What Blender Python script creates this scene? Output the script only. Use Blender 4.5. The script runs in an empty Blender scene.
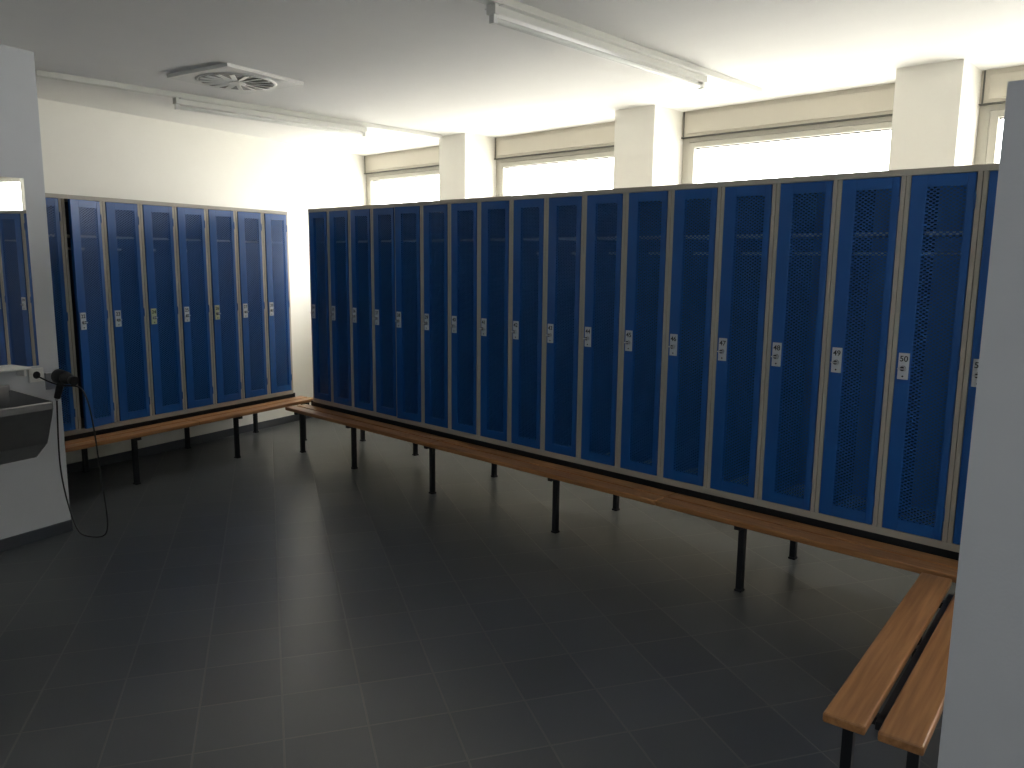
import bpy, bmesh, math, random
from mathutils import Vector, Matrix
random.seed(4)
S=bpy.context.scene
COL=S.collection
# ------------------------------------------------------------ materials
def srgb(r,g,b):
    def c(v):
        v/=255.0
        return v/12.92 if v<=0.04045 else ((v+0.055)/1.055)**2.4
    return (c(r),c(g),c(b),1)
def mat(name,col,rough=0.5,metal=0.0,noise=0.0,nscale=6.0,bump=0.0,bscale=80.0,spec=0.5):
    m=bpy.data.materials.new(name);m.use_nodes=True
    nt=m.node_tree;b=nt.nodes["Principled BSDF"]
    b.inputs["Base Color"].default_value=col
    b.inputs["Roughness"].default_value=rough
    b.inputs["Metallic"].default_value=metal
    b.inputs["Specular IOR Level"].default_value=spec
    tc=nt.nodes.new("ShaderNodeTexCoord")
    if noise>0:
        n=nt.nodes.new("ShaderNodeTexNoise");n.inputs["Scale"].default_value=nscale;n.inputs["Detail"].default_value=5
        nt.links.new(tc.outputs["Object"],n.inputs["Vector"])
        mx=nt.nodes.new("ShaderNodeMix");mx.data_type='RGBA'
        mx.inputs[6].default_value=tuple(c*(1-noise) for c in col[:3])+(1,)
        mx.inputs[7].default_value=tuple(min(1,c*(1+noise)) for c in col[:3])+(1,)
        nt.links.new(n.outputs["Fac"],mx.inputs[0]);nt.links.new(mx.outputs[2],b.inputs["Base Color"])
    if bump>0:
        n=nt.nodes.new("ShaderNodeTexNoise");n.inputs["Scale"].default_value=bscale
        nt.links.new(tc.outputs["Object"],n.inputs["Vector"])
        bp=nt.nodes.new("ShaderNodeBump");bp.inputs["Strength"].default_value=bump;bp.inputs["Distance"].default_value=0.003
        nt.links.new(n.outputs["Fac"],bp.inputs["Height"]);nt.links.new(bp.outputs[0],b.inputs["Normal"])
    return m
M_wall=mat("wall_paint",srgb(240,238,230),0.85,noise=0.02,bump=0.15,bscale=120)
M_part=mat("partition_paint",srgb(200,203,207),0.8,noise=0.03,bump=0.15,bscale=120)
M_ceil=mat("ceiling_paint",srgb(240,239,236),0.9,noise=0.02,bump=0.1,bscale=150)
BLUE=srgb(16,80,148)
M_blue=mat("locker_blue_paint",BLUE,0.38,noise=0.05,nscale=3)
M_grey=mat("locker_grey_paint",srgb(170,165,153),0.45,noise=0.03)
M_inner=mat("locker_inner",srgb(70,78,92),0.6)
M_plate=mat("lock_plate",srgb(196,200,204),0.4)
M_platey=mat("lock_plate_yellow",srgb(196,198,160),0.4)
M_steel=mat("steel",(0.55,0.56,0.57,1),0.3,1.0,noise=0.08,nscale=20)
M_basin=mat("brushed_stainless",(0.36,0.36,0.36,1),0.38,1.0,noise=0.1,nscale=20)
M_black=mat("black_plastic",(0.012,0.012,0.013,1),0.35)
M_leg=mat("dark_steel_tube",srgb(32,34,38),0.4,0.2)
M_white=mat("white_plastic",srgb(228,228,224),0.4)
M_lamp=mat("lamp_enamel",srgb(222,222,216),0.4)
M_tube=mat("fluorescent_tube",srgb(240,240,236),0.25)
M_frame=mat("window_frame",srgb(176,173,162),0.5)
M_box=mat("shutter_box",srgb(192,187,174),0.6)
M_gasket=mat("gasket",srgb(84,84,78),0.6)
M_skirt=mat("skirting_tile",srgb(76,80,86),0.4,noise=0.1)
M_ground=mat("ground_outside",srgb(200,200,196),0.9,noise=0.1)

def wood():
    m=bpy.data.materials.new("varnished_beech");m.use_nodes=True;nt=m.node_tree;b=nt.nodes["Principled BSDF"]
    tc=nt.nodes.new("ShaderNodeTexCoord");mp=nt.nodes.new("ShaderNodeMapping");mp.inputs["Scale"].default_value=(1.2,26,26)
    n=nt.nodes.new("ShaderNodeTexNoise");n.inputs["Scale"].default_value=2.2;n.inputs["Detail"].default_value=6
    cr=nt.nodes.new("ShaderNodeValToRGB")
    cr.color_ramp.elements[0].position=0.3;cr.color_ramp.elements[0].color=srgb(138,94,56)
    cr.color_ramp.elements[1].position=0.72;cr.color_ramp.elements[1].color=srgb(176,128,82)
    nt.links.new(tc.outputs["Object"],mp.inputs[0]);nt.links.new(mp.outputs[0],n.inputs["Vector"])
    nt.links.new(n.outputs["Fac"],cr.inputs[0]);nt.links.new(cr.outputs[0],b.inputs["Base Color"])
    b.inputs["Roughness"].default_value=0.38
    return m
M_wood=wood()

def tiles():
    m=bpy.data.materials.new("floor_tiles");m.use_nodes=True;nt=m.node_tree;b=nt.nodes["Principled BSDF"]
    tc=nt.nodes.new("ShaderNodeTexCoord");mp=nt.nodes.new("ShaderNodeMapping");mp.inputs["Rotation"].default_value=(0,0,-math.radians(150.7))
    br=nt.nodes.new("ShaderNodeTexBrick");br.offset=0;br.squash=1
    br.inputs["Scale"].default_value=1.0;br.inputs["Brick Width"].default_value=0.30;br.inputs["Row Height"].default_value=0.30
    br.inputs["Mortar Size"].default_value=0.004;br.inputs["Mortar Smooth"].default_value=0.2;br.inputs["Bias"].default_value=0
    br.inputs["Color1"].default_value=srgb(73,76,80);br.inputs["Color2"].default_value=srgb(82,85,88);br.inputs["Mortar"].default_value=srgb(94,94,93)
    nt.links.new(tc.outputs["Object"],mp.inputs[0]);nt.links.new(mp.outputs[0],br.inputs["Vector"])
    n=nt.nodes.new("ShaderNodeTexNoise");n.inputs["Scale"].default_value=1.7;n.inputs["Detail"].default_value=6
    nt.links.new(tc.outputs["Object"],n.inputs["Vector"])
    mr=nt.nodes.new("ShaderNodeMapRange");mr.inputs[3].default_value=0.82;mr.inputs[4].default_value=1.15
    nt.links.new(n.outputs["Fac"],mr.inputs[0])
    hs=nt.nodes.new("ShaderNodeHueSaturation");nt.links.new(mr.outputs[0],hs.inputs["Value"]);nt.links.new(br.outputs["Color"],hs.inputs["Color"])
    nt.links.new(hs.outputs[0],b.inputs["Base Color"])
    mr2=nt.nodes.new("ShaderNodeMapRange");mr2.inputs[3].default_value=0.24;mr2.inputs[4].default_value=0.38
    nt.links.new(n.outputs["Fac"],mr2.inputs[0]);nt.links.new(mr2.outputs[0],b.inputs["Roughness"])
    bp=nt.nodes.new("ShaderNodeBump");bp.inputs["Strength"].default_value=0.5;bp.inputs["Distance"].default_value=0.002;bp.invert=True
    nt.links.new(br.outputs["Fac"],bp.inputs["Height"]);nt.links.new(bp.outputs[0],b.inputs["Normal"])
    return m
M_floor=tiles()

def perf():
    m=bpy.data.materials.new("perforated_blue_sheet");m.use_nodes=True;nt=m.node_tree;b=nt.nodes["Principled BSDF"]
    b.inputs["Base Color"].default_value=BLUE;b.inputs["Roughness"].default_value=0.4
    tc=nt.nodes.new("ShaderNodeTexCoord");sp=nt.nodes.new("ShaderNodeSeparateXYZ");nt.links.new(tc.outputs["Object"],sp.inputs[0])
    def mth(op,a,bb=None):
        q=nt.nodes.new("ShaderNodeMath");q.operation=op
        for i,v in enumerate((a,bb)):
            if v is None: continue
            if isinstance(v,(int,float)): q.inputs[i].default_value=v
            else: nt.links.new(v,q.inputs[i])
        return q.outputs[0]
    u=mth('MULTIPLY',sp.outputs[0],1/0.026);v=mth('MULTIPLY',sp.outputs[2],1/0.0165)
    def dist(off):
        a=mth('SUBTRACT',mth('FRACT',mth('ADD',u,off)),0.5);c=mth('SUBTRACT',mth('FRACT',mth('ADD',v,off)),0.5)
        return mth('SQRT',mth('ADD',mth('MULTIPLY',a,a),mth('MULTIPLY',c,c)))
    d=mth('MINIMUM',dist(50.0),dist(50.5))
    hole=mth('LESS_THAN',d,0.25)
    tr=nt.nodes.new("ShaderNodeBsdfTransparent");mx=nt.nodes.new("ShaderNodeMixShader")
    nt.links.new(hole,mx.inputs[0]);nt.links.new(b.outputs[0],mx.inputs[1]);nt.links.new(tr.outputs[0],mx.inputs[2])
    nt.links.new(mx.outputs[0],nt.nodes["Material Output"].inputs[0])
    return m
M_perf=perf()
def glass():
    m=bpy.data.materials.new("window_glass");m.use_nodes=True;nt=m.node_tree
    nt.nodes.remove(nt.nodes["Principled BSDF"])
    tr=nt.nodes.new("ShaderNodeBsdfTransparent");gl=nt.nodes.new("ShaderNodeBsdfGlossy");gl.inputs["Roughness"].default_value=0.02
    mx=nt.nodes.new("ShaderNodeMixShader");mx.inputs[0].default_value=0.06
    nt.links.new(tr.outputs[0],mx.inputs[1]);nt.links.new(gl.outputs[0],mx.inputs[2]);nt.links.new(mx.outputs[0],nt.nodes["Material Output"].inputs[0])
    return m
M_glass=glass()
M_mirror=mat("mirror_silver",(0.9,0.92,0.93,1),0.01,1.0)

# ------------------------------------------------------------ mesh helpers
class MB:
    def __init__(s,name,mats,parent=None,matrix=None,bevel=0.0):
        s.name=name;s.mats=mats;s.bm=bmesh.new();s.parent=parent;s.matrix=matrix;s.bevel=bevel
    def box(s,x0,x1,y0,y1,z0,z1,m=0,M=None):
        vs=[s.bm.verts.new(Vector((x,y,z))) for x in (x0,x1) for y in (y0,y1) for z in (z0,z1)]
        if M is not None:
            for v in vs: v.co=M@v.co
        for f in ((0,1,3,2),(4,6,7,5),(0,4,5,1),(2,3,7,6),(0,2,6,4),(1,5,7,3)):
            fc=s.bm.faces.new([vs[i] for i in f]);fc.material_index=m
        return vs
    def poly(s,pts,m=0):
        fc=s.bm.faces.new([s.bm.verts.new(Vector(p)) for p in pts]);fc.material_index=m
    def prism(s,pts,h0,h1,m=0):
        a=[s.bm.verts.new((p[0],p[1],h0)) for p in pts];b=[s.bm.verts.new((p[0],p[1],h1)) for p in pts];n=len(pts)
        fs=[s.bm.faces.new(a[::-1]),s.bm.faces.new(b)]
        for i in range(n): fs.append(s.bm.faces.new((a[i],a[(i+1)%n],b[(i+1)%n],b[i])))
        for f in fs:f.material_index=m
    def cyl(s,p0,p1,r0,r1=None,m=0,n=20):
        r1=r0 if r1 is None else r1
        p0=Vector(p0);p1=Vector(p1);d=(p1-p0);L=d.length
        Mx=Matrix.Translation((p0+p1)/2)@d.to_track_quat('Z','Y').to_matrix().to_4x4()
        g=bmesh.ops.create_cone(s.bm,cap_ends=True,segments=n,radius1=r0,radius2=r1,depth=L,matrix=Mx)
        for f in {f for v in g['verts'] for f in v.link_faces}: f.material_index=m; f.smooth=len(f.verts)==4
    def done(s):
        bmesh.ops.recalc_face_normals(s.bm,faces=s.bm.faces)
        me=bpy.data.meshes.new(s.name);s.bm.to_mesh(me);s.bm.free()
        for m in s.mats: me.materials.append(m)
        o=bpy.data.objects.new(s.name,me);COL.objects.link(o)
        if s.parent: o.parent=s.parent
        if s.matrix is not None: o.matrix_local=s.matrix
        if s.bevel>0:
            b=o.modifiers.new("bevel","BEVEL");b.width=s.bevel;b.segments=2;b.limit_method='ANGLE'
        return o
def empty(name,matrix=None):
    e=bpy.data.objects.new(name,None);COL.objects.link(e);e.empty_display_size=0.2
    if matrix is not None:e.matrix_world=matrix
    return e
def frame2d(ox,oy,heading,z=0):
    return Matrix.Translation((ox,oy,z))@Matrix.Rotation(math.radians(heading),4,'Z')

# ------------------------------------------------------------ room shell
HC=2.83; YW=5.10; YG=5.50
LW=lambda y:-6.676-0.2400*(y-1.95)      # inner face of the skewed left wall
XR=2.6; YB=-2.6
o=MB("floor",[M_floor]);o.poly([(LW(YB)-0.4,YB-0.2,0),(XR+0.2,YB-0.2,0),(XR+0.2,5.8,0),(LW(5.8)-0.4,5.8,0)]);o.done()
o=MB("ceiling",[M_ceil]);o.prism([(LW(YB)-0.4,YB-0.2),(XR+0.2,YB-0.2),(XR+0.2,5.75),(LW(5.75)-0.4,5.75)],HC,HC+0.2);o.done()
o=MB("wall_left",[M_wall]);o.prism([(LW(YB),YB-0.2),(LW(5.75),5.75),(LW(5.75)-0.2,5.75),(LW(YB)-0.2,YB-0.2)],0,HC);o.done()
o=MB("wall_right",[M_wall]);o.box(XR,XR+0.2,YB-0.2,5.75,0,HC);o.done()
o=MB("wall_back",[M_wall]);o.box(LW(YB),XR,YB-0.2,YB,0,HC);o.done()
SILL=1.55  # unseen behind the lockers; raised so less daylight reaches the floor there
o=MB("wall_window",[M_wall]);
o.box(LW(5.1)-0.02,XR,YW,YG+0.2,0,SILL)
PIERS=[-5.82,-3.78,-1.74,0.30]
for px in PIERS: o.box(px,px+0.36,YW,YG+0.2,SILL,HC)
o.box(2.34,XR,YW,YG+0.2,SILL,HC)
o.done()
edges=[LW(5.5)+0.0]+sum([[p,p+0.36] for p in PIERS],[])+[2.34]
for i in range(5):
    a,b=edges[2*i],edges[2*i+1]
    w=MB("window_%d"%(i+1),[M_frame,M_box,M_gasket,M_glass],bevel=0.004)
    zt=2.64
    w.box(a,b,YG-0.02,YG+0.14,zt,HC,1)                  # roller shutter box
    w.box(a+.05,b-.05,YG-0.035,YG-0.02,zt+.02,HC-.03,1)
    w.box(a+.012,a+.022,YG-.024,YG-.02,zt,HC,2)
    w.box(a,b,YG-0.03,YG+0.08,zt-.008,zt,2)
    w.box(a,a+.06,YG,YG+0.08,SILL,zt-.008,0);w.box(b-.06,b,YG,YG+0.08,SILL,zt-.008,0)
    w.box(a+.06,b-.06,YG,YG+0.08,SILL,SILL+.06,0);w.box(a+.06,b-.06,YG,YG+0.08,zt-.04,zt-.008,0)
    w.box(a+.065,a+.11,YG-.015,YG+.06,SILL+.065,zt-.045,0);w.box(b-.11,b-.065,YG-.015,YG+.06,SILL+.065,zt-.045,0)
    w.box(a+.11,b-.11,YG-.015,YG+.06,SILL+.065,SILL+.11,0);w.box(a+.11,b-.11,YG-.015,YG+.06,zt-.085,zt-.045,0)
    w.box(a+.108,b-.108,YG+.018,YG+.03,zt-.093,zt-.083,2)
    w.box(a+.11,b-.11,YG+.02,YG+.026,SILL+.11,zt-.085,3)
    w.box(b-.10,b-.08,YG-.05,YG-.015,1.8,1.93,0)
    w.done()
PH=104.5
pc=Vector((-5.23,1.54,0))
PM=frame2d(pc.x,pc.y,PH-180)
o=MB("wall_partition",[M_part],matrix=PM);o.box(0,4.1,-0.12,0,0,HC);o.done()
o=MB("baseboard_partition",[M_skirt],matrix=PM);o.box(0,3.9,0,0.012,0,0.07);o.done()
o=MB("wall_screen",[M_part]);o.box(-0.48,1.6,2.12,2.24,0,2.10);o.done()
o=MB("baseboard_left",[M_skirt]);o.prism([(LW(1.0),1.0),(LW(5.1),5.1),(LW(5.1)+.012,5.1),(LW(1.0)+.012,1.0)],0,.07);o.done()
o=MB("baseboard_window",[M_skirt]);o.box(LW(5.1),XR,YW-.012,YW,0,.07);o.done()

# ------------------------------------------------------------ lockers
ZB=0.43;ZT=2.105;W=0.301
RT=.028;RB=.035
def locker_row(matrix,n,w,ajar={},yellow=(),num0=20):
    root=empty("locker_row",matrix)
    c=MB("carcass",[M_grey,M_inner],root,bevel=0.0015)
    L=n*w;D=0.50
    c.box(0,L,0.003,D,ZT-.022,ZT,0);c.box(0,L,0.02,D,ZB,ZB+.02,0)
    c.box(0,L,D-.01,D,ZB+.02,ZT-.022,0)
    c.box(.012,L-.012,D-.014,D-.0102,ZB+.02,ZT-.022,1)
    c.box(0,L,0,.02,ZT-RT,ZT,0);c.box(0,L,0,.02,ZB,ZB+RB,0)
    c.box(0,.003,.02,D,ZB,ZT,0);c.box(L-.003,L,.02,D,ZB,ZT,0)
    for i in range(n+1):
        hw=.021
        x0=max(0,i*w-hw);x1=min(L,i*w+hw)
        if 0<i<n:
            c.box(x0,i*w-.0012,0,.02,ZB+RB,ZT-RT,0);c.box(i*w+.0012,x1,0,.02,ZB+RB,ZT-RT,0)
            c.box(i*w-.004,i*w+.004,.02,D-.015,ZB+.02,ZT-.022,1)
        else: c.box(x0,x1,0,.02,ZB+RB,ZT-RT,0)
    for i in range(n):
        c.box(i*w+.005,(i+1)*w-.005,.06,D-.016,1.82,1.835,0)     # hat shelf
        c.cyl((i*w+.005,.25,1.74),((i+1)*w-.005,.25,1.74),.009,m=0,n=10)
    c.done()
    dw=w-.042-.006;dh=(ZT-RT)-(ZB+RB)-.006;z0=ZB+RB+.003
    for i in range(n):
        ang=ajar.get(i,0)
        hx=(i+1)*w-.021-.003
        Mh=Matrix.Translation((hx,-.001,z0))@Matrix.Rotation(math.radians(ang),4,'Z')
        d=MB("door_%d"%(i+1),[M_blue,M_perf],root,Mh,bevel=0.0012)
        sl,sr,st,sb=.066,.030,.050,.055
        t=.018;y0=-.004
        d.box(-dw,-dw+sl,y0,t,0,dh);d.box(-sr,0,y0,t,0,dh)
        d.box(-dw+sl,-sr,y0,t,0,sb);d.box(-dw+sl,-sr,y0,t,dh-st,dh)
        d.poly([(-dw+sl,y0+.003,sb),(-sr,y0+.003,sb),(-sr,y0+.003,dh-st),(-dw+sl,y0+.003,dh-st)],1)
        for hz in (.12,dh/2,dh-.12): d.cyl((0.002,y0,hz-.03),(0.002,y0,hz+.03),.004,m=0,n=10)
        d.done()
        pm=M_platey if i in yellow else M_plate
        k=MB("lock_%d"%(i+1),[pm,M_steel,M_black],root,Mh,bevel=0.003)
        kx=-dw+.034;kz=1.235-z0
        k.box(kx-.023,kx+.023,y0-.005,y0,kz-.060,kz+.060,0)
        k.cyl((kx,y0-.005,kz-.010),(kx,y0-.020,kz-.010),.014,.012,m=1)
        k.cyl((kx,y0-.020,kz-.010),(kx,y0-.0215,kz-.010),.010,m=2)
        k.box(kx-.018,kx+.018,y0-.028,y0-.0215,kz-.013,kz-.007,1)
        k.cyl((kx,y0-.005,kz-.046),(kx,y0-.008,kz-.046),.004,m=2,n=10)
        k.done()
        tx=bpy.data.curves.new("number","FONT");tx.body=str(num0+i);tx.size=.036;tx.align_x='CENTER';tx.extrude=.0003;tx.offset=.0006
        tx.materials.append(M_black)
        to=bpy.data.objects.new("number_%d"%(i+1),tx);COL.objects.link(to);to.parent=root
        to.matrix_local=Mh@Matrix.Translation((kx,y0-.0056,kz+.022))@Matrix.Rotation(math.radians(90),4,'X')
    return root
X0=-6.03
NM=19
locker_row(Matrix.Translation((X0,3.795,0)),NM,W,ajar={4:6.0},num0=34)
LH=103.5
ux=Vector((math.cos(math.radians(LH)),math.sin(math.radians(LH))))
NL=9;WL=0.297
Lend=Vector((-6.535,3.90))
Lst=Lend-ux*NL*WL
LM=frame2d(Lst.x,Lst.y,LH)
locker_row(LM,NL,WL,ajar={2:11.0},yellow=(4,6),num0=20)

# ------------------------------------------------------------ benches under the lockers
def bench(matrix,x0,x1,legs,name="bench",under=True,splits=()):
    root=empty(name,matrix)
    f=MB("frame",[M_leg],root,bevel=0.002)
    for lx in legs:
        f.box(lx-.016,lx+.016,-.155,-.123,0,.37);f.box(lx-.016,lx+.016,.485,.517,0,.37)
        f.box(lx-.016,lx+.016,-.205,.517,.345,.37)
        f.box(lx-.02,lx+.02,-.16,-.118,0,.012);f.box(lx-.02,lx+.02,.48,.522,0,.012)
    f.box(x0+.03,x1-.03,0.02,.045,.37,.43);f.box(x0+.03,x1-.03,.46,.485,.345,.43)
    f.done()
    cuts=[x0]+list(splits)+[x1]
    k=1
    for a,b in zip(cuts[:-1],cuts[1:]):
        for (ya,yb) in ((-.225,-.125),(-.112,-.012)):
            s=MB("slat_%d"%k,[M_wood],root,bevel=0.006);s.box(a+.001,b-.001,ya,yb,.37,.40);s.done();k+=1
    return root
bench(Matrix.Translation((0,3.795,0)),-6.13,-0.36,(-6.0,-5.23,-4.26,-3.08,-1.82,-.62),splits=(-4.2,-2.3))
def lloc(y): return (y-Lst.y)/ux.y
bench(LM,-0.02,lloc(3.99)-0.02,(lloc(1.45),lloc(2.20),lloc(3.12),lloc(3.88)),splits=(lloc(2.7),))

BM=frame2d(-0.80,2.17,95.6)
root=empty("bench",BM)
L=1.36
for k,(a,b) in enumerate(((-.118,0),(-.268,-.150))):
    s=MB("slat_%d"%(k+1),[M_wood],root,bevel=0.006);s.box(0,L,a,b,.37,.40);s.done()
f=MB("frame",[M_leg],root,bevel=0.002)
for lx in (.14,L-.2):
    f.box(lx-.016,lx+.016,-.26,-.008,.345,.37)
    f.box(lx-.016,lx+.016,-.06,-.028,0,.345);f.box(lx-.016,lx+.016,-.24,-.208,0,.345)
f.box(.1,L-.1,-.146,-.122,.345,.37);f.box(L/2-.016,L/2+.016,-.26,-.008,.345,.37)
f.done()

# ------------------------------------------------------------ ceiling lamps
def lamp(x,y0,y1,b0,b1):
    root=empty("fluorescent_ceiling_lamp",Matrix.Translation((x,0,0)))
    r=MB("rail",[M_lamp],root,bevel=0.003);r.box(-.03,.03,y0,y1,HC-.035,HC);r.done()
    b=MB("batten",[M_lamp,M_tube,M_white],root,bevel=0.003)
    b.box(-.028,.028,b0,b1,HC-.078,HC-.036,0)
    b.prism([(-.06,b0+.02),(.06,b0+.02),(.06,b1-.02),(-.06,b1-.02)],HC-.045,HC-.040,0)
    b.cyl((0,b0+.03,HC-.098),(0,b1-.03,HC-.098),.013,m=1)
    for e in (b0+.005,b1-.03): b.box(-.015,.015,e,e+.025,HC-.115,HC-.078,2)
    b.done()
lamp(-5.72,1.68,5.02,2.55,4.18)
lamp(-2.60,1.75,5.08,2.58,4.38)

# ------------------------------------------------------------ swirl diffuser
VM=Matrix.Translation((-4.97,2.63,HC))@Matrix.Rotation(math.radians(10.5),4,'Z')
vroot=empty("ceiling_air_diffuser",VM)
v=MB("plate",[M_white,M_black],vroot,bevel=0.002)
h=.297
v.box(-h,h,-h,h,-.02,0,0)
v.cyl((0,0,-.0202),(0,0,-.026),.25,.24,m=0,n=48)
v.cyl((0,0,-.026),(0,0,-.0265),.23,m=1,n=48)
v.done()
v=MB("vanes",[M_white],vroot)
n=16
for i in range(n):
    a=2*math.pi*i/n
    R=Matrix.Rotation(a,4,'Z')@Matrix.Translation((.14,0,-.029))@Matrix.Rotation(math.radians(8),4,'X')
    vs=v.box(-.09,.086,-.015,.015,-.0012,.0012,0,R)
v.cyl((0,0,-.0265),(0,0,-.034),.055,.05,n=32)
v.done()

# ------------------------------------------------------------ mirror, sink, outlet, hair dryer on partition
mr=MB("wall_mirror",[M_mirror,M_white],matrix=PM)
mr.box(.12,.85,.001,.006,1.05,2.12,0);mr.done()
sk=MB("washbasin_trough",[M_basin,M_black],matrix=PM,bevel=0.006)
x0,x1=.30,1.9
prof=[(0.0,.96),(0.0,.60),(.22,.56),(.34,.66),(.42,.86),(.42,.90),(.395,.90),(.39,.87),(.31,.69),(.21,.61),(.03,.64),(.02,.96)]
a=[sk.bm.verts.new((x0,p[0]+.001,p[1])) for p in prof];b=[sk.bm.verts.new((x1,p[0]+.001,p[1])) for p in prof]
for i in range(len(prof)): sk.bm.faces.new((a[i],a[(i+1)%len(prof)],b[(i+1)%len(prof)],b[i]))
sk.bm.faces.new(a);sk.bm.faces.new(b[::-1])
for xx in (x0,x1-.012):
    e=[(0.001,.93),(0.001,.60),(.22,.56),(.34,.66),(.42,.86),(.42,.90)]
    for t,s_ in ((xx,1),(xx+.012,-1)):
        sk.bm.faces.new([sk.bm.verts.new((t,p[0],p[1])) for p in e[::s_]])
sk.cyl((.8,.02,.94),(.8,.14,.94),.012,m=0);sk.cyl((.8,.14,.95),(.8,.15,.90),.011,m=0);sk.cyl((.8,.03,.94),(.8,.03,1.0),.018,m=0)
sk.cyl((1.1,.2,.58),(1.1,.2,.42),.025,m=0);sk.cyl((1.1,.2,.42),(1.1,.02,.42),.02,m=0)
sk.done()
sh=MB("wall_shelf",[M_white,M_white],matrix=PM,bevel=0.006)
sh.box(.22,.84,.007,.11,1.045,1.06);sh.box(.24,.255,.007,.09,1.005,1.045);sh.box(.8,.815,.007,.09,1.005,1.045)
sh.done()
ol=MB("wall_outlet",[M_white,M_black],matrix=PM,bevel=0.004)
ol.box(.10,.185,0,.012,.955,1.035,0);ol.cyl((.142,.012,.995),(.142,.0125,.995),.022,m=1)
ol.done()
dr=empty("hair_dryer",PM)
hb=MB("holder",[M_steel,M_white],dr,bevel=0.002)
hb.box(.03,.09,0,.012,.90,1.0,0);hb.cyl((.06,.012,.95),(.06,.07,.95),.012,m=0);hb.done()
hd=MB("dryer_body",[M_black,M_steel],dr,bevel=0.002)
hd.cyl((.06,.060,.985),(.06,.085,.985),.030,.043,m=1,n=24)
hd.cyl((.06,.085,.985),(.06,.16,.98),.043,.039,m=0,n=24)
hd.cyl((.06,.16,.98),(.06,.215,.972),.039,.026,m=0,n=24)
hd.cyl((.06,.215,.972),(.06,.245,.968),.026,.028,m=0,n=24)
hd.cyl((.06,.115,.96),(.075,.085,.855),.022,.018,m=0,n=16)
hd.cyl((.075,.085,.855),(.076,.083,.84),.014,.009,m=1,n=16)
hd.done()
cu=bpy.data.curves.new("cable","CURVE");cu.dimensions='3D';cu.bevel_depth=.0045;cu.bevel_resolution=3
pts=[(.076,.083,.85),(.08,.08,.70),(.085,.06,.45),(.06,.08,.20),(.04,.12,.02),(.03,.19,.006),(.01,.28,.006),(-.01,.35,.03),(-.01,.36,.15),(0.0,.33,.42),(.02,.34,.68),(.03,.31,.88),(.05,.27,.945),(.07,.20,.935),(.10,.10,.94),(.142,.02,.99)]
sp=cu.splines.new('NURBS');sp.points.add(len(pts)-1)
for q,p in zip(sp.points,pts): q.co=(*p,1)
sp.use_endpoint_u=True;sp.order_u=4
co=bpy.data.objects.new("cable",cu);COL.objects.link(co);co.data.materials.append(M_black);co.parent=dr

o=MB("ground_outside",[M_ground]);o.poly([(-30,5.9,-.3),(30,5.9,-.3),(30,40,-.3),(-30,40,-.3)]);o.done()

# ------------------------------------------------------------ light
w=bpy.data.worlds.new("overcast_sky");S.world=w;w.use_nodes=True
bg=w.node_tree.nodes["Background"];bg.inputs[0].default_value=(1.0,0.987,0.96,1);bg.inputs[1].default_value=16.0
for i in range(5):
    a,b=edges[2*i],edges[2*i+1]
    l=bpy.data.lights.new("window_portal","AREA");l.shape='RECTANGLE';l.size=(b-a);l.size_y=HC-SILL;l.cycles.is_portal=True
    ob=bpy.data.objects.new("window_portal",l);COL.objects.link(ob);ob.location=((a+b)/2,YG+.16,(SILL+HC)/2);ob.rotation_euler=(math.radians(-90),0,0)
l=bpy.data.lights.new("room_fill_light","AREA");l.shape='RECTANGLE';l.size=0.5;l.size_y=1.2;l.energy=25;l.color=(.88,.94,1.0)  # unseen fill source added behind the camera to brighten room and lockers
ob=bpy.data.objects.new("room_fill_light",l);COL.objects.link(ob);ob.location=(0.9,-2.45,1.75);ob.rotation_euler=(math.radians(92),0,math.radians(14))

# ------------------------------------------------------------ camera
f_=790;hh=math.radians(133.5);p=math.radians(8.9);r=math.radians(0.6)
F=Vector((math.cos(hh)*math.cos(p),math.sin(hh)*math.cos(p),-math.sin(p)))
R0=Vector((math.sin(hh),-math.cos(hh),0));U0=R0.cross(F)
R=R0*math.cos(r)+U0*math.sin(r);U=R.cross(F)
cd=bpy.data.cameras.new("camera");cd.sensor_width=36;cd.lens=36*f_/1024;cd.clip_start=.02
c=bpy.data.objects.new("camera",cd);COL.objects.link(c)
m=Matrix((R,U,-F)).transposed().to_4x4();m.translation=(0,0,1.69);c.matrix_world=m
S.camera=c
S.view_settings.view_transform='Standard'
